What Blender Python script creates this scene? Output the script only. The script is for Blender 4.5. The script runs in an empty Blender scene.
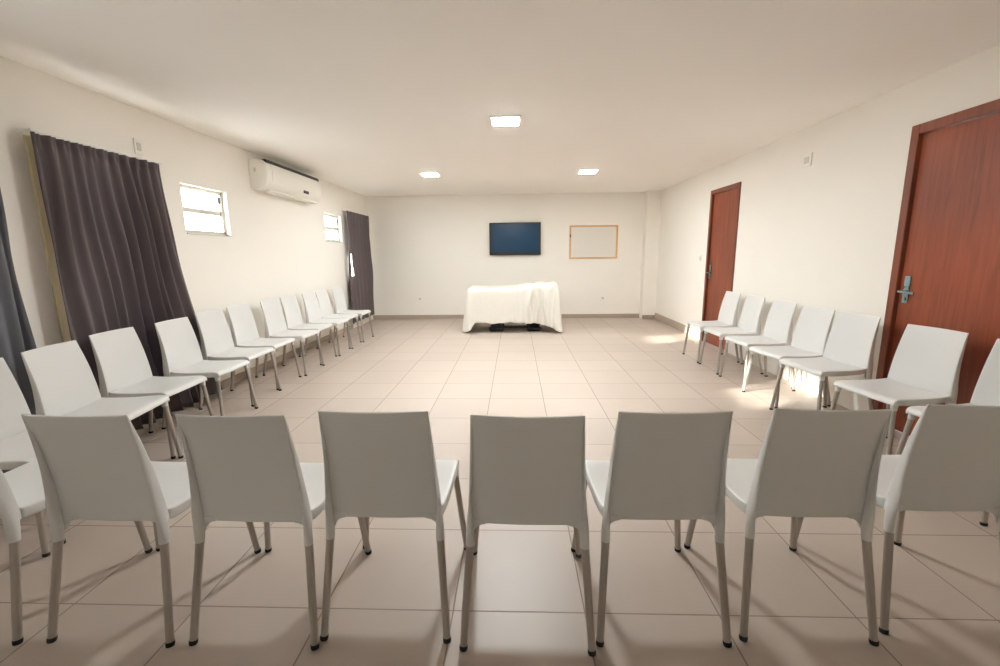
import bpy, bmesh, math, random
from mathutils import Vector, Matrix
PI = math.pi
C = bpy.context.scene.collection
SC = bpy.context.scene

# ------------------------------------------------------------------ room numbers
XL, XR, YB, YF, H = -3.05, 2.87, 9.27, -1.6, 2.54
T = 0.16                       # wall thickness
CAMZ = 1.35

# ------------------------------------------------------------------ materials
def new_mat(name):
    m = bpy.data.materials.new(name); m.use_nodes = True
    nt = m.node_tree
    b = nt.nodes['Principled BSDF']
    return m, nt, b

def lin(c):
    return tuple((v/12.92 if v <= .04045 else ((v+.055)/1.055)**2.4) for v in c) + (1,)

def rgb(r, g, b): return lin((r/255, g/255, b/255))

def plain(name, col, rough=.5, metal=0., spec=.5, var=0., scale=6., bump=0., bscale=60.):
    m, nt, b = new_mat(name)
    b.inputs['Roughness'].default_value = rough
    b.inputs['Metallic'].default_value = metal
    b.inputs['Specular IOR Level'].default_value = spec
    N = nt.nodes
    tc = N.new('ShaderNodeTexCoord')
    no = N.new('ShaderNodeTexNoise'); no.inputs['Scale'].default_value = scale; no.inputs['Detail'].default_value = 4
    nt.links.new(tc.outputs['Object'], no.inputs['Vector'])
    cr = N.new('ShaderNodeMixRGB'); cr.blend_type = 'MULTIPLY'; cr.inputs[0].default_value = 1
    mp = N.new('ShaderNodeMapRange'); mp.inputs['To Min'].default_value = 1-var; mp.inputs['To Max'].default_value = 1
    nt.links.new(no.outputs['Fac'], mp.inputs['Value'])
    cr.inputs[1].default_value = col
    nt.links.new(mp.outputs[0], cr.inputs[2])
    nt.links.new(cr.outputs[0], b.inputs['Base Color'])
    if bump:
        n2 = N.new('ShaderNodeTexNoise'); n2.inputs['Scale'].default_value = bscale
        nt.links.new(tc.outputs['Object'], n2.inputs['Vector'])
        bp = N.new('ShaderNodeBump'); bp.inputs['Strength'].default_value = bump; bp.inputs['Distance'].default_value = .01
        nt.links.new(n2.outputs['Fac'], bp.inputs['Height'])
        nt.links.new(bp.outputs[0], b.inputs['Normal'])
    return m

def wood(name, c1, c2, rough=.42, axis=2):
    m, nt, b = new_mat(name); N = nt.nodes; L = nt.links
    tc = N.new('ShaderNodeTexCoord'); mp = N.new('ShaderNodeMapping')
    sc = [14., 14., 14.]; sc[axis] = .9
    mp.inputs['Scale'].default_value = sc
    L.new(tc.outputs['Object'], mp.inputs['Vector'])
    no = N.new('ShaderNodeTexNoise'); no.inputs['Scale'].default_value = 2.2; no.inputs['Detail'].default_value = 7; no.inputs['Distortion'].default_value = .6
    L.new(mp.outputs[0], no.inputs['Vector'])
    n2 = N.new('ShaderNodeTexNoise'); n2.inputs['Scale'].default_value = 1.3; n2.inputs['Detail'].default_value = 2
    L.new(tc.outputs['Object'], n2.inputs['Vector'])
    ad = N.new('ShaderNodeMath'); ad.operation = 'MULTIPLY_ADD'; ad.inputs[1].default_value = .55
    L.new(n2.outputs['Fac'], ad.inputs[0]); 
    m2 = N.new('ShaderNodeMath'); m2.operation = 'MULTIPLY'; m2.inputs[1].default_value = .5
    L.new(no.outputs['Fac'], m2.inputs[0]); L.new(m2.outputs[0], ad.inputs[2])
    cr = N.new('ShaderNodeValToRGB')
    cr.color_ramp.elements[0].position = .36; cr.color_ramp.elements[0].color = c1
    cr.color_ramp.elements[1].position = .68; cr.color_ramp.elements[1].color = c2
    L.new(ad.outputs[0], cr.inputs['Fac']); L.new(cr.outputs[0], b.inputs['Base Color'])
    b.inputs['Roughness'].default_value = rough
    return m

def tile_mat():
    m, nt, b = new_mat('floor_tile'); N = nt.nodes; L = nt.links
    tc = N.new('ShaderNodeTexCoord')
    sp = N.new('ShaderNodeSeparateXYZ'); L.new(tc.outputs['Object'], sp.inputs[0])
    S, X0, Y0 = .5039, -1.2523, 1.472
    masks, cells = [], []
    def mth(op, a, bb=None, cc=None):
        n = N.new('ShaderNodeMath'); n.operation = op
        for i, v in enumerate((a, bb, cc)):
            if v is None: continue
            if isinstance(v, (int, float)): n.inputs[i].default_value = v
            else: L.new(v, n.inputs[i])
        return n.outputs[0]
    for out, o in ((sp.outputs[0], X0), (sp.outputs[1], Y0)):
        u = mth('DIVIDE', mth('SUBTRACT', out, o), S)
        cells.append(mth('FLOOR', u))
        f = mth('FRACT', u)
        d = mth('MINIMUM', f, mth('SUBTRACT', 1., f))       # distance to joint in tiles
        masks.append(d)
    d = mth('MINIMUM', masks[0], masks[1])
    mr = N.new('ShaderNodeMapRange'); mr.inputs['From Min'].default_value = .003; mr.inputs['From Max'].default_value = .0075
    mr.interpolation_type = 'SMOOTHSTEP'
    L.new(d, mr.inputs['Value'])
    cv = N.new('ShaderNodeCombineXYZ'); L.new(cells[0], cv.inputs[0]); L.new(cells[1], cv.inputs[1])
    wn = N.new('ShaderNodeTexWhiteNoise'); L.new(cv.outputs[0], wn.inputs['Vector'])
    no = N.new('ShaderNodeTexNoise'); no.inputs['Scale'].default_value = 3.; no.inputs['Detail'].default_value = 5
    L.new(tc.outputs['Object'], no.inputs['Vector'])
    v = mth('ADD', mth('MULTIPLY', wn.outputs[0], .07), mth('MULTIPLY', no.outputs['Fac'], .10))
    val = mth('ADD', v, .88)
    mx = N.new('ShaderNodeMixRGB'); mx.blend_type = 'MULTIPLY'; mx.inputs[0].default_value = 1
    mx.inputs[1].default_value = FLOORC
    L.new(val, mx.inputs[2])
    m2 = N.new('ShaderNodeMixRGB'); m2.inputs[1].default_value = GROUT
    L.new(mx.outputs[0], m2.inputs[2]); L.new(mr.outputs[0], m2.inputs[0])
    L.new(m2.outputs[0], b.inputs['Base Color'])
    rg = mth('ADD', mth('MULTIPLY', mth('SUBTRACT', 1., mr.outputs[0]), .4), .36)
    rg2 = mth('ADD', rg, mth('MULTIPLY', no.outputs['Fac'], .1))
    L.new(rg2, b.inputs['Roughness'])
    bp = N.new('ShaderNodeBump'); bp.inputs['Strength'].default_value = .35; bp.inputs['Distance'].default_value = .002
    L.new(mr.outputs[0], bp.inputs['Height']); L.new(bp.outputs[0], b.inputs['Normal'])
    b.inputs['Specular IOR Level'].default_value = .38
    return m

def glass_mat(name, col=(.95, .98, 1, 1)):
    m, nt, b = new_mat(name); N = nt.nodes; L = nt.links
    N.remove(b)
    tr = N.new('ShaderNodeBsdfTransparent'); tr.inputs[0].default_value = col
    gl = N.new('ShaderNodeBsdfGlossy'); gl.inputs['Roughness'].default_value = .05
    mx = N.new('ShaderNodeMixShader'); mx.inputs[0].default_value = .05
    L.new(tr.outputs[0], mx.inputs[1]); L.new(gl.outputs[0], mx.inputs[2])
    L.new(mx.outputs[0], N['Material Output'].inputs[0])
    return m

def emit_mat(name, col, s):
    m, nt, b = new_mat(name)
    b.inputs['Base Color'].default_value = (.9, .9, .9, 1)
    b.inputs['Emission Color'].default_value = col
    b.inputs['Emission Strength'].default_value = s
    return m

def cloth_mat(name, col, transl=0., rough=.9, weave=220., tint=None):
    m, nt, b = new_mat(name); N = nt.nodes; L = nt.links
    tc = N.new('ShaderNodeTexCoord')
    no = N.new('ShaderNodeTexNoise'); no.inputs['Scale'].default_value = weave; no.inputs['Detail'].default_value = 2
    L.new(tc.outputs['Object'], no.inputs['Vector'])
    bp = N.new('ShaderNodeBump'); bp.inputs['Strength'].default_value = .15; bp.inputs['Distance'].default_value = .002
    L.new(no.outputs['Fac'], bp.inputs['Height']); L.new(bp.outputs[0], b.inputs['Normal'])
    b.inputs['Base Color'].default_value = col; b.inputs['Roughness'].default_value = rough
    b.inputs['Sheen Weight'].default_value = .1
    if transl:
        t = N.new('ShaderNodeBsdfTranslucent'); t.inputs[0].default_value = tint or col
        mx = N.new('ShaderNodeMixShader'); mx.inputs[0].default_value = transl
        L.new(b.outputs[0], mx.inputs[1]); L.new(t.outputs[0], mx.inputs[2])
        L.new(mx.outputs[0], N['Material Output'].inputs[0])
    return m

FLOORC = rgb(188, 174, 162)
GROUT = rgb(140, 124, 111)
M = dict(
    wall=plain('wall_paint', rgb(241, 237, 229), .85, var=.03, scale=2.5, bump=.08, bscale=90),
    ceiling=plain('ceiling_paint', rgb(248, 245, 240), .9, var=.02, scale=2),
    floor=tile_mat(),
    base=plain('skirting_tile', rgb(176, 160, 146), .35, var=.08, scale=8),
    chair=plain('white_polypropylene', rgb(218, 218, 216), .34, var=.02, scale=5, bump=.05, bscale=500),
    leg=plain('satin_aluminium', rgb(178, 170, 162), .38, metal=.5, var=.06, scale=20),
    rubber=plain('black_rubber', rgb(34, 32, 32), .7),
    door=wood('red_wood', rgb(112, 50, 26), rgb(158, 76, 42)),
    casing=wood('red_wood_casing', rgb(104, 50, 32), rgb(142, 72, 44)),
    chrome=plain('brushed_steel', rgb(150, 172, 182), .25, metal=1.),  # bluish base colour stands in for a reflection on the handles
    plastic=plain('white_plastic', rgb(238, 236, 228), .4),
    acplastic=plain('air_conditioner_plastic', rgb(236, 234, 226), .35),
    dark=plain('dark_plastic', rgb(38, 36, 38), .5),
    black=plain('gloss_black_plastic', rgb(10, 11, 15), .35),
    screen=plain('screen_glass', rgb(26, 62, 92), .2, spec=.4),
    board=plain('whiteboard_enamel', rgb(226, 222, 214), .25),
    pine=wood('pine_frame', rgb(204, 160, 112), rgb(226, 188, 142), axis=0),
    winframe=plain('white_painted_metal', rgb(214, 210, 200), .45),
    cream=plain('cream_painted_wood', rgb(230, 216, 176), .5, var=.05, scale=10),
    glass=glass_mat('window_glass'),
    curtain=cloth_mat('charcoal_curtain', rgb(96, 86, 86), .05, tint=rgb(80, 120, 170)),
    curtain2=cloth_mat('grey_blue_curtain', rgb(112, 114, 120), .05),
    tcloth=cloth_mat('white_tablecloth', rgb(234, 231, 222), .15, tint=rgb(250, 246, 236)),
    iron=plain('black_iron', rgb(24, 18, 20), .45, metal=.3),
    lamp=emit_mat('led_diffuser', (.93, .965, .97, 1), 400.),
    lamp2=emit_mat('led_diffuser_weak', (.93, .965, .97, 1), 175.),
    slab=plain('plaster', rgb(210, 205, 195), .9),
)

# ------------------------------------------------------------------ mesh helpers
def bx(bm, lo, hi, bevel=0., seg=2):
    r = bmesh.ops.create_cube(bm, size=1)
    vs = r['verts']
    for v in vs:
        v.co = Vector([lo[i] + (v.co[i]+.5)*(hi[i]-lo[i]) for i in range(3)])
    if bevel:
        es = list({e for v in vs for e in v.link_edges})
        bmesh.ops.bevel(bm, geom=es, offset=bevel, segments=seg, affect='EDGES', profile=.5)

def tube(bm, pts, radii, n=12, squash=1., cap=True, axis_ref=Vector((1, 0, 0))):
    """loft of rings along pts; radii may be (rx, ry) pairs"""
    rings = []
    for i, p in enumerate(pts):
        p = Vector(p)
        a = Vector(pts[max(0, i-1)]); b = Vector(pts[min(len(pts)-1, i+1)])
        t = (b-a).normalized()
        u = (axis_ref - t*axis_ref.dot(t)).normalized()
        v = t.cross(u)
        r = radii[i] if isinstance(radii, (list, tuple)) else radii
        rx, ry = r if isinstance(r, (list, tuple)) else (r, r)
        rings.append([bm.verts.new(p + u*math.cos(2*PI*k/n)*rx + v*math.sin(2*PI*k/n)*ry) for k in range(n)])
    for a, b in zip(rings[:-1], rings[1:]):
        for k in range(n):
            bm.faces.new((a[k], a[(k+1) % n], b[(k+1) % n], b[k]))
    if cap:
        bm.faces.new(list(reversed(rings[0]))); bm.faces.new(rings[-1])

def mesh_from(name, bm, mat, smooth=False):
    bmesh.ops.recalc_face_normals(bm, faces=bm.faces)
    me = bpy.data.meshes.new(name); bm.to_mesh(me); bm.free()
    me.materials.append(mat)
    if smooth:
        for p in me.polygons: p.use_smooth = True
    return me

def obj(name, bm, mat, parent=None, smooth=False, loc=None):
    o = bpy.data.objects.new(name, mesh_from(name, bm, mat, smooth)); C.objects.link(o)
    if parent: o.parent = parent
    if loc: o.location = loc
    return o

def empty(name, label, cat, loc=(0, 0, 0), rz=0., group=None):
    o = bpy.data.objects.new(name, None); C.objects.link(o)
    o.empty_display_size = .1
    o.location = loc; o.rotation_euler = (0, 0, rz)
    tag(o, label, cat, group); return o

def tag(o, label, cat, group=None):
    o['label'] = label; o['category'] = cat
    if group: o['group'] = group
    return o

def struct(name, bm, mat, parent=None, label=None, smooth=False):
    o = obj(name, bm, mat, parent, smooth)
    if parent is None: o['kind'] = 'structure'
    if label: o['label'] = label
    return o

def shade_angle(o, ang=35):
    for p in o.data.polygons: p.use_smooth = True
    o.data.set_sharp_from_angle(angle=math.radians(ang))

def wall_cells(bm, axis, a0, a1, lo, hi, z0, z1, holes):
    """wall normal to `axis` between a0..a1, along the other axis lo..hi; rectangular holes (u0,u1,z0,z1)"""
    us = sorted({lo, hi, *[h[0] for h in holes], *[h[1] for h in holes]})
    zs = sorted({z0, z1, *[h[2] for h in holes], *[h[3] for h in holes]})
    us = [u for u in us if lo <= u <= hi]
    def solid(i, j):
        if not (0 <= i < len(us)-1 and 0 <= j < len(zs)-1): return False
        cu, cz = (us[i]+us[i+1])/2, (zs[j]+zs[j+1])/2
        return not any(h[0] < cu < h[1] and h[2] < cz < h[3] for h in holes)
    cache = {}
    def V(a, u, z):
        k = (a, u, z)
        if k not in cache:
            cache[k] = bm.verts.new((a, u, z) if axis == 0 else (u, a, z))
        return cache[k]
    for i in range(len(us)-1):
        for j in range(len(zs)-1):
            if not solid(i, j): continue
            u0, u1, w0, w1 = us[i], us[i+1], zs[j], zs[j+1]
            for a in (a0, a1): bm.faces.new((V(a, u0, w0), V(a, u1, w0), V(a, u1, w1), V(a, u0, w1)))
            for (di, dj, p, q) in ((-1, 0, (u0, w0), (u0, w1)), (1, 0, (u1, w0), (u1, w1)), (0, -1, (u0, w0), (u1, w0)), (0, 1, (u0, w1), (u1, w1))):
                if not solid(i+di, j+dj):
                    bm.faces.new((V(a0, *p), V(a1, *p), V(a1, *q), V(a0, *q)))

# ------------------------------------------------------------------ the setting
bm = bmesh.new(); bx(bm, (XL-T, YF-T, -.12), (XR+T, YB+T, 0)); struct('floor', bm, M['floor'])
bm = bmesh.new(); bx(bm, (XL-T, YF-T, H), (XR+T, YB+T, H+.15)); struct('ceiling', bm, M['ceiling'])
W1 = (4.09, 4.74, 1.575, 2.02)
W2 = (7.17, 7.84, 1.585, 2.03)
W3 = (2.95, 3.72, .30, 2.06)       # behind the near curtain
W4 = (8.17, 8.95, .90, 2.06)       # behind the far curtain
W5 = (1.28, 1.93, 1.575, 2.02)  # out-of-view opening, added to let sun reach the right-hand chairs
bm = bmesh.new(); wall_cells(bm, 0, XL-T, XL, YF-T, YB+T, 0, H, [W1, W2, W3, W4, W5]); struct('wall_left', bm, M['wall'])
D1 = (2.49, 3.42, 0, 2.165)
D2 = (5.97, 6.735, 0, 2.175)
bm = bmesh.new(); wall_cells(bm, 0, XR, XR+T, YF-T, YB+T, 0, H, [D1, D2]); struct('wall_right', bm, M['wall'])
bm = bmesh.new(); bx(bm, (XL, YB, 0), (XR, YB+T, H)); struct('wall_back', bm, M['wall'])
W6 = (-1.65, -1.20, 1.575, 2.02)  # unseen opening, added for cool fill light from behind the camera
bm = bmesh.new(); wall_cells(bm, 1, YF-T, YF, XL, XR, 0, H, [W6]); struct('wall_front', bm, M['wall'])
bm = bmesh.new(); bx(bm, (2.60, 9.06, 0), (XR, YB, H)); struct('wall_corner', bm, M['wall'])
bm = bmesh.new(); bx(bm, (-4.35, 6.55, -.1), (-4.2, 8.75, 3.1)); struct('added_sun_blocker', bm, M['slab'])  # unseen slab, added outdoors to keep sun off the back wall
# skirting
bm = bmesh.new(); bx(bm, (XL, YB-.012, 0), (2.60, YB, .085), .003, 1); bx(bm, (2.60, 9.048, 0), (XR-.012, 9.06, .085), .003, 1)
struct('baseboard_back', bm, M['base'])
bm = bmesh.new(); bx(bm, (XR-.014, 6.98, 0), (XR, 9.048, .135), .003, 1); struct('baseboard_right', bm, M['base'])
bm = bmesh.new()
bx(bm, (XL, 3.95, 0), (XL+.012, 8.05, .085), .003, 1)
struct('baseboard_left', bm, M['base'])

def bascule(name, w, x=XL):
    y0, y1, z0, z1 = w
    bm = bmesh.new()
    f = .035; d0, d1 = x-.11, x-.05
    bx(bm, (d0, y0, z0), (d1, y0+f, z1), .004, 1); bx(bm, (d0, y1-f, z0), (d1, y1, z1), .004, 1)
    bx(bm, (d0, y0, z0), (d1, y1, z0+f), .004, 1); bx(bm, (d0, y0, z1-f), (d1, y1, z1), .004, 1)
    zm = (z0+z1)/2
    bx(bm, (d0+.01, y0+f, zm-.026), (d1+.012, y1-f, zm+.020), .004, 1)
    o = struct(name, bm, M['winframe'])
    for k, (a, b) in enumerate(((z0+f, zm-.026), (zm+.020, z1-f))):
        bm = bmesh.new(); bx(bm, (x-.083, y0+f, a), (x-.078, y1-f, b)); struct('pane', bm, M['glass'], o)
    bm = bmesh.new(); bx(bm, (x-.05, y1-.085, zm+.10), (x-.034, y1-.055, zm+.165), .004, 1); bx(bm, (x-.044, y1-.076, zm-.05), (x-.036, y1-.066, zm+.12), .002, 1)
    struct('latch', bm, M['dark'], o)
    bm = bmesh.new(); bx(bm, (x-.05, y0-.0, z0-.012), (x+.012, y1, z0+.0), .003, 1); struct('sill', bm, M['winframe'], o)
    return o
for nm, (x0, x1, z0, z1) in (('added_fill_window', W6),):
    bm = bmesh.new(); y0, y1, f = YF-.11, YF-.05, .035
    bx(bm, (x0, y0, z0), (x0+f, y1, z1)); bx(bm, (x1-f, y0, z0), (x1, y1, z1))
    bx(bm, (x0+f, y0, z0), (x1-f, y1, z0+f)); bx(bm, (x0+f, y0, z1-f), (x1-f, y1, z1))
    bx(bm, (x0+f, y0, (z0+z1)/2-.014), (x1-f, y1, (z0+z1)/2+.014))
    o6 = struct(nm, bm, M['winframe'])
    bm = bmesh.new(); bx(bm, (x0+f, YF-.088, z0+f), (x1-f, YF-.083, z1-f)); struct('pane', bm, M['glass'], o6)
bascule('window_1', W1); bascule('window_2', W2)

def big_window(name, w, casing=True, x=XL):
    y0, y1, z0, z1 = w
    f = .05
    bm = bmesh.new()
    d0, d1 = x-.12, x-.05
    bx(bm, (d0, y0, z0), (d1, y0+f, z1)); bx(bm, (d0, y1-f, z0), (d1, y1, z1))
    bx(bm, (d0, y0+f, z0), (d1, y1-f, z0+f)); bx(bm, (d0, y0+f, z1-f), (d1, y1-f, z1))
    ym = (y0+y1)/2; bx(bm, (d0+.01, ym-.03, z0+f), (d1, ym+.03, z1-f))
    o = struct(name, bm, M['cream'])
    for a, b in ((y0+f, ym-.03), (ym+.03, y1-f)):
        bm = bmesh.new(); bx(bm, (x-.09, a, z0+f), (x-.085, b, z1-f)); struct('pane', bm, M['glass'], o)
    if casing:
        bm = bmesh.new(); cw = .148; p = x+.016
        bx(bm, (x, y0-cw, z0-.06), (p, y0, z1+.05), .003, 1); bx(bm, (x, y1, z0-.06), (p, y1+.02, z1+.05), .003, 1)
        bx(bm, (x, y0, z1), (p, y1, z1+.05), .003, 1); bx(bm, (x, y0, z0-.06), (p, y1, z0), .003, 1)
        struct('casing', bm, M['cream'], o)
    return o
big_window('window_3', W3); big_window('window_4', W4, False); bascule('added_sun_window', W5)

# ------------------------------------------------------------------ doors
def lever(parent, y, z, x, far):
    """door handle set on the right wall; far=+1 lever points to smaller y"""
    bm = bmesh.new()
    bx(bm, (x-.010, y-.024, z+.005), (x, y+.024, z+.085), .004, 2)
    bx(bm, (x-.010, y-.024, z-.115), (x, y+.024, z-.01), .004, 2)
    bx(bm, (x-.006, y-.017, z-.02), (x, y+.017, z+.02))
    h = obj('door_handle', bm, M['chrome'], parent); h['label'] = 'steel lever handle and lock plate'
    bm = bmesh.new()
    tube(bm, [(x-.006, y, z-.03), (x-.05, y, z-.03)], .010, 12, axis_ref=Vector((0, 1, 0)))
    tube(bm, [(x-.05, y+.012, z-.03), (x-.054, y-.05, z-.03), (x-.05, y-.115, z-.034)], [(.009, .009), (.010, .008), (.008, .006)], 12, axis_ref=Vector((0, 0, 1)))
    tube(bm, [(x-.01, y, z-.085), (x-.016, y, z-.085)], .011, 12, axis_ref=Vector((0, 1, 0)))
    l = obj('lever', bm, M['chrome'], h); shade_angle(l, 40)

def door(name, d, cw=.055):
    y0, y1, z0, z1 = d
    bm = bmesh.new()
    px, pb = XR-.016, XR+.10
    bx(bm, (px, y0-cw, 0), (pb, y0+.012, z1+cw), .004, 1)
    bx(bm, (px, y1-.012, 0), (pb, y1+cw, z1+cw), .004, 1)
    bx(bm, (px, y0+.012, z1-.012), (pb, y1-.012, z1+cw), .004, 1)
    o = struct(name, bm, M['casing'])
    bm = bmesh.new()
    bx(bm, (XR+.012, y0+.015, .006), (XR+.05, y1-.015, z1-.015), .003, 1)
    lf = obj('door_leaf', bm, M['door'], o)
    lever(lf, y1-.075, 1.075, XR+.012, 1)
    bm = bmesh.new()
    for z in (.25, 1.08, 1.92):
        tube(bm, [(XR+.004, y0+.016, z-.04), (XR+.004, y0+.016, z+.04)], .007, 10)
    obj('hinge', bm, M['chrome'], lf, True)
    return o, lf
door('door_1', D1); door('door_2', D2, .045)

# ------------------------------------------------------------------ ceiling lights
LAMPS = [(-.08, 4.26, 'square LED downlight in the ceiling closest to the camera'),
         (-1.27, 6.88, 'square LED downlight in the ceiling on the curtain side of the back pair'),
         (1.08, 6.86, 'square LED downlight in the ceiling on the door side of the back pair')]
def make_light(x, y, label):
    t = empty('ceiling_light', label, 'ceiling light', (x, y, H), 0, 'ceiling downlights')
    s, f = .115, .02
    bm = bmesh.new()
    for a in (-1, 1):
        bx(bm, (min(a*s, a*(s+f)), -s-f, -.012), (max(a*s, a*(s+f)), s+f, 0), .003, 1)
        bx(bm, (-s, min(a*s, a*(s+f)), -.012), (s, max(a*s, a*(s+f)), 0), .003, 1)
    obj('light_frame', bm, M['plastic'], t)
    bm = bmesh.new(); bx(bm, (-s, -s, -.0155), (s, s, -.001), .006, 2); obj('diffuser', bm, M['lamp' if y < 5 else 'lamp2'], t)
for a in LAMPS: make_light(*a)

# ------------------------------------------------------------------ the chair
# stations: inner profile (y, z), half width, flange end (y, z), hollow of the panel
BACK = [(-.222, .850, .181, -.229, .849, .018), (-.220, .846, .1815, -.2275, .845, .019), (-.211, .815, .183, -.223, .813, .021), (-.195, .760, .186, -.214, .757, .023), (-.180, .700, .189, -.206, .697, .024),
        (-.168, .640, .192, -.200, .636, .024), (-.159, .580, .196, -.198, .575, .022), (-.153, .530, .199, -.198, .523, .018),
        (-.149, .485, .202, -.199, .480, .013), (-.147, .455, .204, -.199, .450, .010), (-.147, .430, .205, -.198, .426, .009), (-.147, .424, .205, -.198, .422, .009)]
SEAT = [(-.146, .467, .2035, -.150, .424, .012), (-.126, .462, .206, -.130, .420, .008), (-.095, .459, .209, -.095, .418, .007), (-.04, .456, .211, -.04, .416, .007), (.05, .455, .213, .05, .415, .008),
      (.13, .458, .214, .13, .416, .007), (.19, .462, .2145, .19, .418, .005), (.228, .459, .2145, .222, .418, .003),
      (.246, .447, .214, .238, .416, .002), (.251, .423, .213, .247, .414, .001)]
VS = (-.985, -.90, -.6, -.3, 0, .3, .6, .90, .985)
def station_row(s):
    y, z, w, fy, fz, hol = s
    P = []
    for k, vv in enumerate(VS):
        h = hol*(1-(vv/.985)**2)
        # hollow pushes the back rearwards, the seat downwards
        back = 1. if y < -.1465 else 0.
        P.append((vv*w, y-h*back, z-h*(1-back)))
    lf = [(-w, fy, fz), (-w, y+(fy-y)*.5, z+(fz-z)*.5), (-w, y+(fy-y)*.08, z+(fz-z)*.08)]
    rt = [(w, p[1], p[2]) for p in reversed(lf)]
    return lf + P + rt
def shell(bm, stations):
    rows = [[bm.verts.new(p) for p in station_row(s)] for s in stations]
    for a, b in zip(rows[:-1], rows[1:]):
        for i in range(len(a)-1):
            bm.faces.new((a[i], a[i+1], b[i+1], b[i]))
    return rows
def thick(o, t=.008):
    m = o.modifiers.new('thickness', 'SOLIDIFY'); m.thickness = t; m.offset = -1; m.use_even_offset = True
    s = o.modifiers.new('smooth', 'SUBSURF'); s.levels = 1; s.render_levels = 2
def bake_mods(o):
    dg = bpy.context.evaluated_depsgraph_get()
    dg.update()
    me = bpy.data.meshes.new_from_object(o.evaluated_get(dg))
    o.modifiers.clear(); o.data = me
    for p in me.polygons: p.use_smooth = True

def build_chair_meshes():
    out = {}
    # backrest with flanges, plus apron and rear leg sleeves
    bm = bmesh.new(); shell(bm, BACK); bmesh.ops.recalc_face_normals(bm, faces=bm.faces)
    # make the normals look to the sitter (+y) so that the thickness goes behind
    bm.faces.ensure_lookup_table()
    c = min(bm.faces, key=lambda f: (f.calc_center_median()-Vector((0, -.20, .69))).length)
    if c.normal.y < 0: bmesh.ops.reverse_faces(bm, faces=bm.faces)
    me = bpy.data.meshes.new('b'); bm.to_mesh(me); bm.free(); me.materials.append(M['chair'])
    o = bpy.data.objects.new('b', me); C.objects.link(o); thick(o); bake_mods(o)
    bm = bmesh.new(); bm.from_mesh(o.data)
    for s in (-1, 1):
        tube(bm, [(s*.1955, -.176, .520), (s*.1975, -.1755, .475), (s*.1975, -.1755, .435), (s*.1975, -.177, .396), (s*.198, -.180, .357)],
             [(.003, .023), (.0075, .0245), (.0115, .0235), (.0145, .0200), (.0158, .0168)], 14)
        # arch between the panel's lower edge and the sleeve
        pr = [(s*.190, .440), (s*.189, .384), (s*.182, .403), (s*.173, .414), (s*.160, .421), (s*.144, .4235), (s*.144, .440)]
        f0 = [bm.verts.new((x, -.161, z)) for x, z in pr]; f1 = [bm.verts.new((x, -.149, z)) for x, z in pr]
        bm.faces.new(f0); bm.faces.new(f1)
        for i in range(len(pr)):
            j = (i+1) % len(pr); bm.faces.new((f0[i], f0[j], f1[j], f1[i]))
    bmesh.ops.recalc_face_normals(bm, faces=bm.faces)
    me = bpy.data.meshes.new('backrest'); bm.to_mesh(me); bm.free(); me.materials.append(M['chair'])
    for p in me.polygons: p.use_smooth = True
    me.set_sharp_from_angle(angle=math.radians(50))
    out['backrest'] = me
    bpy.data.objects.remove(o)
    # seat
    bm = bmesh.new(); shell(bm, SEAT); bmesh.ops.recalc_face_normals(bm, faces=bm.faces)
    bm.faces.ensure_lookup_table()
    c = min(bm.faces, key=lambda f: (f.calc_center_median()-Vector((0, .05, .44))).length)
    if c.normal.z < 0: bmesh.ops.reverse_faces(bm, faces=bm.faces)
    me = bpy.data.meshes.new('s'); bm.to_mesh(me); bm.free(); me.materials.append(M['chair'])
    o = bpy.data.objects.new('s', me); C.objects.link(o); thick(o); bake_mods(o)
    bm = bmesh.new(); bm.from_mesh(o.data)
    for s in (-1, 1):   # front corner sockets
        tube(bm, [(s*.195, .215, .446), (s*.196, .219, .418), (s*.198, .222, .386)], [(.018, .024), (.0175, .021), (.016, .017)], 14)
    bx(bm, (-.19, -.10, .436), (.19, -.085, .448)); bx(bm, (-.19, .09, .434), (.19, .105, .447))
    me = bpy.data.meshes.new('seat'); bm.to_mesh(me); bm.free(); me.materials.append(M['chair'])
    for p in me.polygons: p.use_smooth = True
    me.set_sharp_from_angle(angle=math.radians(50))
    out['seat'] = me
    bpy.data.objects.remove(o)
    # legs and feet
    for key, s, top, foot in (('rear', 1, (.198, -.180, .36), (.2215, -.247, 0)), ('front', 1, (.197, .2215, .40), (.238, .250, 0))):
        for s in (-1, 1):
            a = Vector((s*top[0], top[1], top[2])); b = Vector((s*foot[0], foot[1], 0))
            bm = bmesh.new()
            e = b + (a-b)*(.012/a.z)
            tube(bm, [a, (a+e)/2, e], [.0142, .0136, .0130], 14)
            me = mesh_from('leg', bm, M['leg'], True); me.set_sharp_from_angle(angle=math.radians(50)); out[(key, s, 'leg')] = me
            bm = bmesh.new()
            f1 = b + (a-b)*(.016/a.z); f0 = b + (a-b)*(.006/a.z)
            tube(bm, [b, f0, f1], [.0135, .0145, .0142], 14)
            me = mesh_from('rubber_foot', bm, M['rubber'], True); me.set_sharp_from_angle(angle=math.radians(50)); out[(key, s, 'foot')] = me
    return out
CM = build_chair_meshes()

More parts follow.
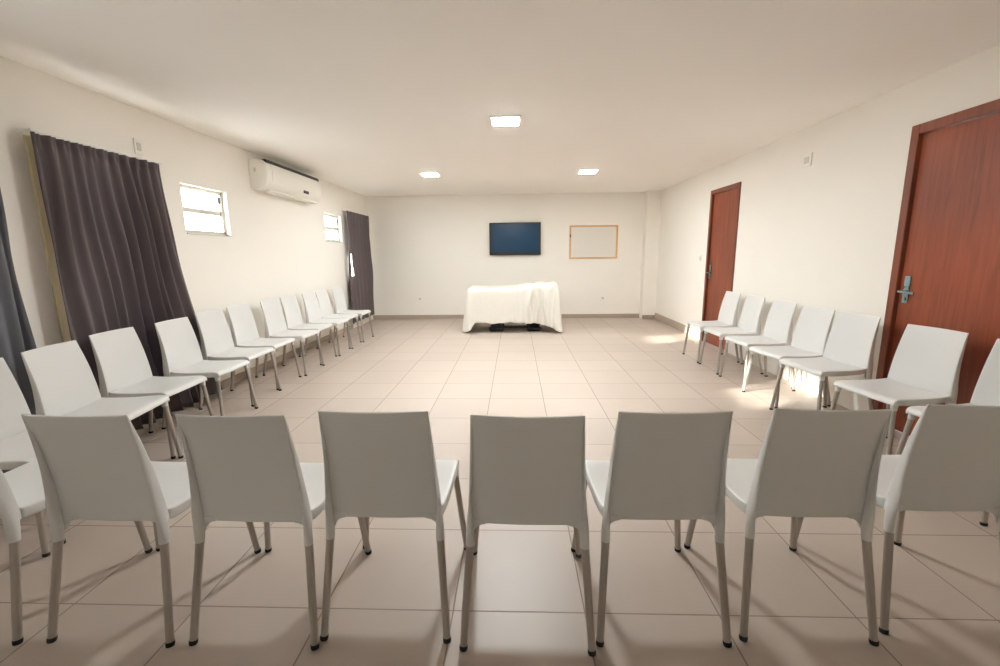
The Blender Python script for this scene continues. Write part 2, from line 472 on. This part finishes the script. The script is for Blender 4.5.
def make_chair():
    t = bpy.data.objects.new('dining_chair', None); C.objects.link(t); t.empty_display_size = .1
    t['category'] = 'chair'
    def part(name, me, par):
        o = bpy.data.objects.new(name, me); C.objects.link(o); o.parent = par; return o
    part('backrest', CM['backrest'], t); part('seat', CM['seat'], t)
    for key in ('rear', 'front'):
        for s in (-1, 1):
            l = part('leg', CM[(key, s, 'leg')], t)
            f = part('rubber_foot', CM[(key, s, 'foot')], l); f['label'] = 'black rubber foot'
    return t
proto = make_chair(); used = [False]
def place(x, y, deg, label, group):
    """deg: heading of the sitter, 0 = towards the back wall, clockwise positive"""
    if not used[0]:
        r = proto; used[0] = True
    else:
        r = proto.copy(); C.objects.link(r)
        for ch in list(proto.children):
            c = ch.copy(); C.objects.link(c); c.parent = r
            for g in ch.children:
                d = g.copy(); C.objects.link(d); d.parent = c
    r.location = (x, y, 0); r.rotation_euler = (0, 0, -math.radians(deg))
    r['label'] = label; r['group'] = group
    return r

GF = 'white chairs of the front row, backs to the camera'
GL = 'white chairs along the curtain wall'
GR = 'white chairs along the wall with the doors'
FRONT = [(-1.975, 1.56, 6, 'front-row white chair mostly cut off by the left photo edge'),
         (-1.441, 1.546, 1, 'front-row white chair seen from behind, leftmost whose whole back shows'),
         (-.922, 1.548, 1, 'front-row white chair seen from behind, second whole back from the left'),
         (-.468, 1.582, 0, 'front-row white chair seen from behind, just left of the middle one'),
         (.040, 1.548, 1, 'middle white chair of the front row, seen squarely from behind'),
         (.507, 1.585, -1, 'front-row white chair seen from behind, just right of the middle one'),
         (1.025, 1.61, 1, 'front-row white chair seen from behind, second right of the middle one'),
         (1.535, 1.655, 0, 'front-row white chair from behind, its back cut by the right photo edge')]
for x, y, d, l in FRONT: place(x, y, d, l, GF)
LEFT = [(-2.43, 1.97, 87, 'white side-row chair half cut by the left photo edge, before the grey curtain'),
        (-2.50, 2.465, 81, 'white chair before the blank wall strip at the near edge of the big curtain'),
        (-2.60, 2.955, 87, 'white chair before the near half of the big dark curtain'),
        (-2.58, 3.47, 88, 'white chair before the far half of the big dark curtain'),
        (-2.655, 4.01, 90, 'white chair below the nearer small window, first clear of the curtain'),
        (-2.69, 4.505, 90, 'white chair against the left wall, second one beyond the big curtain'),
        (-2.65, 5.03, 90, 'white chair against the left wall, third one beyond the big curtain'),
        (-2.69, 5.53, 90, 'white chair against the left wall, fourth one beyond the big curtain'),
        (-2.65, 6.02, 90, 'white chair against the left wall, third from the far end of the row'),
        (-2.69, 6.50, 90, 'white chair against the left wall, second from the far end of the row'),
        (-2.65, 6.98, 90, 'white chair at the far end of the left row, beside the narrow far curtain')]
for x, y, d, l in LEFT: place(x, y, d, l, GL)
RIGHT = [(2.50, 5.60, -90, 'white chair ending the right row, partly in front of the far wooden door'),
         (2.50, 5.07, -90, 'white chair on the right wall, second from the far wooden door'),
         (2.50, 4.52, -92, 'white chair on the right wall, third of five between the two doors'),
         (2.49, 3.99, -95, 'white chair on the right wall, second from the large near door'),
         (2.49, 3.51, -99, 'white chair on the right wall, just beyond the large near door'),
         (2.49, 2.86, -98, 'white chair standing in front of the large brown door, below its handle'),
         (2.53, 2.33, -98, 'white chair cut by the right photo edge, in front of the large brown door')]
for x, y, d, l in RIGHT: place(x, y, d, l, GR)

# ------------------------------------------------------------------ curtains
def curtain(name, label, x, top, bot, z0, z1, folds, amp, seed, hole=None, group='dark curtains', cloth='curtain'):
    rnd = random.Random(seed)
    t = empty(name, label, 'curtain', (x, (top[0]+top[1])/2, 0), 0, group)
    oy = (top[0]+top[1])/2
    ph = [rnd.uniform(0, 2*PI) for _ in range(6)]
    NU, NZ = folds*12, 40
    bm = bmesh.new(); g = []
    for j in range(NZ+1):
        v = j/NZ; z = z1+(z0-z1)*v
        row = []
        for i in range(NU+1):
            u = i/NU
            e = v**1.5
            y = (top[0]*(1-e)+bot[0]*e)*(1-u)+(top[1]*(1-e)+bot[1]*e)*u
            uu = u + .012*math.sin(5*u*PI+ph[0]) + .010*math.sin(3*v*PI+9*u+ph[1])*min(1, v*3)
            head = max(0, 1-v/.05)
            a = amp*(.35+.65*min(1, v*4))*(.7+.3*math.sin(7*u+ph[2]+2*v))
            w = math.sin(2*PI*folds*uu)
            w = math.copysign(abs(w)**.75, w)
            dx = a*w + .3*a*math.sin(2*PI*folds*.5*uu+ph[3]+v) + .01*math.sin(2.2*PI*v+4*u+ph[4])*v
            dx = dx*(1-.0*head) + .35*amp*head*math.sin(2*PI*folds*2.0*u)
            y += .35*amp*math.sin(4*PI*folds*uu+ph[5])*v*.5
            row.append(bm.verts.new((dx, y-oy, z)))
        g.append(row)
    for j in range(NZ):
        for i in range(NU):
            if hole:
                cy = (g[j][i].co.y+g[j+1][i+1].co.y)/2+oy; cz = (g[j][i].co.z+g[j+1][i+1].co.z)/2
                if hole[0] < cy < hole[1] and hole[2] < cz < hole[3]: continue
            bm.faces.new((g[j][i], g[j][i+1], g[j+1][i+1], g[j+1][i]))
    o = obj('curtain_cloth', bm, M[cloth], t, True)
    m = o.modifiers.new('thickness', 'SOLIDIFY'); m.thickness = .003
    bm = bmesh.new()
    tube(bm, [(0, top[0]-oy+.005, z1+.012), (0, top[1]-oy+.02, z1+.012)], .009, 12)
    for yy in (top[0]-oy+.015, top[1]-oy+.01):
        bx(bm, (XL-x, yy-.005, z1+.004), (.0, yy+.005, z1+.02), .002, 1)
    obj('curtain_rod', bm, M['plastic'], t)
    return t
curtain('curtain', 'large dark charcoal curtain covering the near window of the left wall', XL+.095, (2.755, 3.76), (2.755, 4.18), .03, 2.115, 11, .044, 3)
curtain('curtain', 'narrow dark curtain in the far corner beyond the small second window', XL+.085, (7.90, 9.12), (7.78, 9.16), .13, 2.13, 7, .034, 8, hole=(7.90, 8.05, 1.0, 1.36))
curtain('curtain', 'grey curtain mostly outside the picture at the left photo edge', XL+.085, (2.02, 2.54), (2.00, 2.55), .03, 2.115, 6, .034, 5, cloth='curtain2')

# ------------------------------------------------------------------ air conditioner
t = empty('air_conditioner', 'white split air conditioner high on the left wall between the two small windows', 'air conditioner', (XL, 5.92, 2.11))
LY, DX, HZ = 1.44, .215, .345
prof = [(0, 0.02), (.03, 0), (.12, 0.0), (.175, .035), (.205, .10), (.215, .17), (.212, .25), (.195, .300), (.15, .335), (.0, HZ)]
bm = bmesh.new()
ys = [-LY/2, -LY/2+.012, LY/2-.012, LY/2]
rings = []
for k, y in enumerate(ys):
    s = .96 if k in (0, 3) else 1.
    cx, cz = .10, .17
    rings.append([bm.verts.new((max(0, cx+(a-cx)*s), y, cz+(b-cz)*s)) for a, b in prof])
for a, b in zip(rings[:-1], rings[1:]):
    for i in range(len(prof)):
        j = (i+1) % len(prof); bm.faces.new((a[i], a[j], b[j], b[i]))
bm.faces.new(rings[0]); bm.faces.new(rings[-1])
o = obj('casing', bm, M['acplastic'], t); shade_angle(o, 38)
bm = bmesh.new()   # front panel
pp = [(.181, .052), (.209, .105), (.220, .17), (.217, .250), (.200, .302), (.194, .300), (.206, .25), (.208, .17), (.198, .11), (.172, .056)]
f0 = [bm.verts.new((a, -LY/2+.11, b)) for a, b in pp]; f1 = [bm.verts.new((a, LY/2-.11, b)) for a, b in pp]
bm.faces.new(f0); bm.faces.new(f1)
for i in range(len(pp)):
    j = (i+1) % len(pp); bm.faces.new((f0[i], f0[j], f1[j], f1[i]))
o = obj('front_panel', bm, M['acplastic'], t); shade_angle(o, 30)
bm = bmesh.new(); bx(bm, (.10, -LY/2+.03, .302), (.198, LY/2-.03, .334), .004, 1)
for k in range(24):
    y = -LY/2+.05+k*(LY-.1)/23; bx(bm, (.06, y-.006, .32), (.19, y+.006, .345))
obj('intake_grille', bm, M['dark'], t)['label'] = 'dark air intake along the top'
bm = bmesh.new(); bx(bm, (.11, -LY/2+.08, -.004), (.178, LY/2-.08, .012), .003, 1); obj('air_outlet', bm, M['plastic'], t)
bm = bmesh.new(); bx(bm, (.128, -LY/2+.085, -.010), (.182, LY/2-.085, -.002), .003, 1); obj('louver', bm, M['acplastic'], t)
bm = bmesh.new(); bx(bm, (.205, .16, .075), (.216, .30, .112), .003, 1); obj('display', bm, M['dark'], t)['label'] = 'small black display window'
bm = bmesh.new(); bx(bm, (.055, -LY/2-.003, .20), (.085, -LY/2+.004, .245), .002, 1); obj('side_sticker', bm, M['slab'], t)

# ------------------------------------------------------------------ switch plates, outlets
def plate(name, label, axis, pos, w, h, d, rocker=True, cat='socket'):
    """axis 0: on a side wall (d signed along x), axis 1: on the back wall (d along -y)"""
    t = empty(name, label, cat, pos)
    def b3(lo, hi): return (lo, hi)
    bm = bmesh.new()
    def box(bm, u0, u1, z0, z1, a0, a1, bev):
        a0, a1 = min(a0, a1), max(a0, a1)
        if axis == 0: bx(bm, (a0, u0, z0), (a1, u1, z1), bev, 1)
        else: bx(bm, (u0, a0, z0), (u1, a1, z1), bev, 1)
    s = 1 if d > 0 else -1
    box(bm, -w/2, w/2, -h/2, h/2, 0, d, .003)
    obj('wall_plate', bm, M['plastic'], t)
    bm = bmesh.new()
    box(bm, -w*.28, w*.28, -h*.25, h*.25, d*.8, d+s*.004, .002)
    o = obj('rocker' if rocker else 'socket_insert', bm, M['slab'], t)
    if not rocker:
        bm = bmesh.new()
        for k in (-1, 0, 1):
            if axis == 0: tube(bm, [(d, k*w*.13, 0), (d+s*.0045, k*w*.13, 0)], .004, 8, axis_ref=Vector((0, 1, 0)))
            else: tube(bm, [(k*w*.13, d, 0), (k*w*.13, d+s*.0045, 0)], .004, 8)
        obj('pin_hole', bm, M['dark'], o)
    return t
plate('wall_switch', 'small white socket plate high on the wall above the big curtain', 0, (XL, 3.67, 2.235), .075, .12, .012, cat='switch plate')
plate('wall_switch', 'white double plate high on the right wall between the two doors', 0, (XR, 4.64, 2.22), .13, .12, -.014, cat='switch plate')
plate('wall_switch', 'small white plate on the wall beside the far door handle', 0, (XR, 7.02, 1.25), .07, .11, -.010, cat='switch plate')
plate('wall_outlet', 'wall socket low on the back wall by the far curtain', 1, (-2.02, YB, .43), .085, .085, -.012, False)
plate('wall_outlet', 'wall socket low on the back wall below the whiteboard', 1, (1.83, YB, .42), .085, .085, -.012, False)

# ------------------------------------------------------------------ television and whiteboard
t = empty('television', 'black flat television with blank blue screen on the back wall', 'television', (.0, YB, 1.65))
bm = bmesh.new(); bx(bm, (-.525, -.085, -.325), (.525, -.045, .325), .008, 2); obj('tv_casing', bm, M['black'], t)
bm = bmesh.new(); bx(bm, (-.475, -.088, -.265), (.475, -.084, .285)); obj('screen', bm, M['screen'], t)['label'] = 'blank dark blue screen'
bm = bmesh.new(); bx(bm, (-.2, -.05, -.15), (.2, 0, .15)); obj('wall_mount', bm, M['iron'], t)

t = empty('whiteboard', 'small blank whiteboard in a pale wooden frame right of the television', 'whiteboard', (1.605, YB, 1.568))
w, h, f = .49, .335, .035
bm = bmesh.new(); bx(bm, (-w+f*.6, -.018, -h+f*.6), (w-f*.6, -.004, h-f*.6)); obj('writing_surface', bm, M['board'], t)
bm = bmesh.new()
bx(bm, (-w, -.03, h-f), (w, 0, h), .004, 1); bx(bm, (-w, -.03, -h), (w, 0, -h+f), .004, 1)
bx(bm, (-w, -.03, -h+f), (-w+f, 0, h-f), .004, 1); bx(bm, (w-f, -.03, -h+f), (w, 0, h-f), .004, 1)
obj('board_frame', bm, M['pine'], t)
bm = bmesh.new(); bx(bm, (-w+.004, -.036, .10), (-w+.024, -.028, .16), .003, 1); obj('marker_clip', bm, M['dark'], t)

# ------------------------------------------------------------------ table and cloth
TX0, TX1, TY0, TY1, TZ = -.82, .74, 7.52, 8.42, .752
tc_x, tc_y = (TX0+TX1)/2, (TY0+TY1)/2
hx, hy = (TX1-TX0)/2, (TY1-TY0)/2
t = empty('folding_table', 'long table hidden under the white cloth below the television, on dark feet', 'table', (tc_x, tc_y, 0))
bm = bmesh.new(); bx(bm, (-hx+.03, -hy+.03, TZ-.055), (hx-.03, hy-.03, TZ-.018), .006, 2); obj('tabletop', bm, M['slab'], t)
for s in (-1, 1):
    bm = bmesh.new()
    xx = s*.335+.04
    bx(bm, (xx-.03, -.32, 0), (xx+.03, .32, .055), .012, 2)
    bx(bm, (xx-.125, -.33, 0), (xx+.125, -.22, .07), .02, 2); bx(bm, (xx-.085, -.31, .06), (xx+.085, -.24, .13), .02, 2); bx(bm, (xx-.125, .22, 0), (xx+.125, .33, .07), .02, 2)
    tube(bm, [(xx, 0, .05), (xx, 0, TZ-.05)], .035, 14)
    o = obj('table_leg', bm, M['iron'], t); o['label'] = 'dark pedestal leg with broad foot'
bm = bmesh.new(); bx(bm, (-.24, -.30, .055), (.32, -.25, .10), .006, 1); bx(bm, (-.38, -.02, .30), (.44, .02, .35), .006, 1)
obj('crossbar', bm, M['iron'], t)

def tablecloth():
    rnd = random.Random(4)
    NP = 240
    rad = .05
    base, nrm, cor = [], [], []
    # perimeter of a rounded rectangle, sampled evenly
    segs = []
    L1, L2 = 2*(hx-rad), 2*(hy-rad); La = PI/2*rad
    per = 2*L1+2*L2+4*La
    for k in range(NP):
        s = per*k/NP
        for (ln, kind, idx) in ((L1, 's', 0), (La, 'a', 0), (L2, 's', 1), (La, 'a', 1), (L1, 's', 2), (La, 'a', 2), (L2, 's', 3), (La, 'a', 3)):
            if s <= ln: break
            s -= ln
        if kind == 's':
            x, y, nx, ny = {0: (-hx+rad+s, -hy, 0, -1), 1: (hx, -hy+rad+s, 1, 0), 2: (hx-rad-s, hy, 0, 1), 3: (-hx, hy-rad-s, -1, 0)}[idx]
        else:
            ccx, ccy = ((hx-rad, -hy+rad), (hx-rad, hy-rad), (-hx+rad, hy-rad), (-hx+rad, -hy+rad))[idx]
            a = -PI/2 + idx*PI/2 + s/rad
            x, y, nx, ny = ccx+rad*math.cos(a), ccy+rad*math.sin(a), math.cos(a), math.sin(a)
        base.append((x, y)); nrm.append((nx, ny))
        dc = min(math.hypot(abs(x)-hx, abs(y)-hy), 9)
        cor.append(math.exp(-(dc/.075)**2))
    def wr(x, y):      # wrinkles on the top, strong towards the crumpled end
        cr = 1/(1+math.exp(-(x-.18)/.09))
        z = .004*math.sin(9*x+4*y)+.003*math.sin(17*y-6*x)
        z += cr*(.038*abs(math.sin(11*x+7*y+.6*math.sin(9*y)))+.030*abs(math.sin(19*x-13*y+1.3))+.016*math.sin(31*x+3*y)**2)
        z += cr*.03*math.exp(-((x-.28)/.12)**2-((y+.05)/.2)**2)+cr*.025*math.exp(-((x-.58)/.10)**2-((y+.2)/.2)**2)
        return z+.004
    bm = bmesh.new(); rows = []
    for r in (.04, .12, .22, .32, .42, .52, .62, .7, .78, .85, .91, .96, .985):
        rows.append([bm.verts.new((b[0]*r, b[1]*r, TZ+wr(b[0]*r, b[1]*r))) for b in base])
    NH = 26
    for j in range(NH+1):
        q = j/NH; row = []
        for k in range(NP):
            (x, y), (nx, ny), c = base[k], nrm[k], cor[k]
            ang = 2*PI*k/NP
            front = ny < -.5
            hem = .175 if front else (.05 if abs(nx) > .5 else .12)
            hem = hem*(1-c)+.008*c
            hem += (1-c)*.010*math.sin(ang*9)+(1-c)*.006*math.sin(ang*23)
            if front and x > .35: hem -= .06*(1-c)*math.exp(-((x-.62)/.18)**2)
            zt = TZ+wr(x, y)
            z = zt+(hem-zt)*q
            flare = .012+q*(.018+.11*c) + .004*math.sin(6*q)
            # folds: many towards the crumpled end, few elsewhere
            cr = 1/(1+math.exp(-(x-.15)/.1)) if front else .5
            fold = q**.6*((.003+.020*cr)*math.sin(40*ang+2.5*q*math.sin(3*ang)+ (x*18 if front else 0))+.010*cr*math.sin(17*ang+3*q))
            fold += c*q*.035*math.sin(40*ang+1)
            if front: fold += .05*cr*math.exp(-((x-.34+.20*q)/.05)**2)*(max(0, q*(1-q)*4))**.5 + .055*cr*math.exp(-((x-.50-.14*q)/.05)**2)*(q**.5) + .04*cr*math.exp(-((x-.62+.05*q)/.035)**2)*max(0, 1-q*1.3)
            rr = flare+fold if q > .02 else .006
            if q < .08: rr *= (q/.08)**.5 if q > 0 else 0
            row.append(bm.verts.new((x+nx*rr, y+ny*rr, z)))
        rows.append(row)
    for a, b in zip(rows[:-1], rows[1:]):
        for k in range(NP):
            bm.faces.new((a[k], a[(k+1) % NP], b[(k+1) % NP], b[k]))
    bm.faces.new(rows[0])
    o = obj('tablecloth', bm, M['tcloth'], None, True, (tc_x, tc_y, 0))
    m = o.modifiers.new('thickness', 'SOLIDIFY'); m.thickness = .0025; m.offset = 1
    tag(o, 'white tablecloth draped to the floor, rumpled at its right end, below the television', 'tablecloth')
tablecloth()

# ------------------------------------------------------------------ light
w = bpy.data.worlds.new('World'); SC.world = w; w.use_nodes = True
nt = w.node_tree; N = nt.nodes
bg = N['Background']; tcw = N.new('ShaderNodeTexCoord'); sx = N.new('ShaderNodeSeparateXYZ'); crw = N.new('ShaderNodeValToRGB')
mrw = N.new('ShaderNodeMapRange'); mrw.inputs['From Min'].default_value = -1; nt.links.new(tcw.outputs['Generated'], sx.inputs[0])
nt.links.new(sx.outputs[2], mrw.inputs['Value']); nt.links.new(mrw.outputs[0], crw.inputs['Fac'])
crw.color_ramp.elements[0].position = .47; crw.color_ramp.elements[0].color = (.75, .76, .77, 1)
crw.color_ramp.elements[1].position = .52; crw.color_ramp.elements[1].color = (.90, .96, 1, 1)
nt.links.new(crw.outputs[0], bg.inputs[0]); bg.inputs[1].default_value = 15.0
sun = bpy.data.lights.new('sun', 'SUN'); sun.energy = 19; sun.angle = .02; sun.color = (1, .92, .80)
so = bpy.data.objects.new('sun', sun); C.objects.link(so)
so.rotation_euler = Vector((1, .456, -.31)).to_track_quat('-Z', 'Y').to_euler()

SC.view_settings.view_transform = 'Standard'; SC.view_settings.look = 'None'
SC.view_settings.exposure = 0.47; SC.view_settings.gamma = 1.0; SC.view_settings.use_curve_mapping = False
SC.cycles.max_bounces = 12; SC.cycles.diffuse_bounces = 8; SC.cycles.transparent_max_bounces = 12
SC.cycles.sample_clamp_indirect = 8
SC.cycles.caustics_reflective = False; SC.cycles.caustics_refractive = False

# ------------------------------------------------------------------ camera
f, yaw, pitch, roll = 440.2, -.03573, .17773, -.01083
cy, sy, cp, sp = math.cos(yaw), math.sin(yaw), math.cos(pitch), math.sin(pitch)
fw = Vector((sy*cp, cy*cp, -sp)); r = Vector((cy, -sy, 0)); u = r.cross(fw)
c, s = math.cos(roll), math.sin(roll)
r2, u2 = c*r+s*u, -s*r+c*u
mat = Matrix((r2, u2, -fw)).transposed().to_4x4(); mat.translation = (0, 0, CAMZ)
cam = bpy.data.cameras.new('camera'); co = bpy.data.objects.new('camera', cam); C.objects.link(co)
co.matrix_world = mat
cam.sensor_fit = 'HORIZONTAL'; cam.sensor_width = 36; cam.lens = f/1000*36; cam.clip_start = .05
SC.camera = co
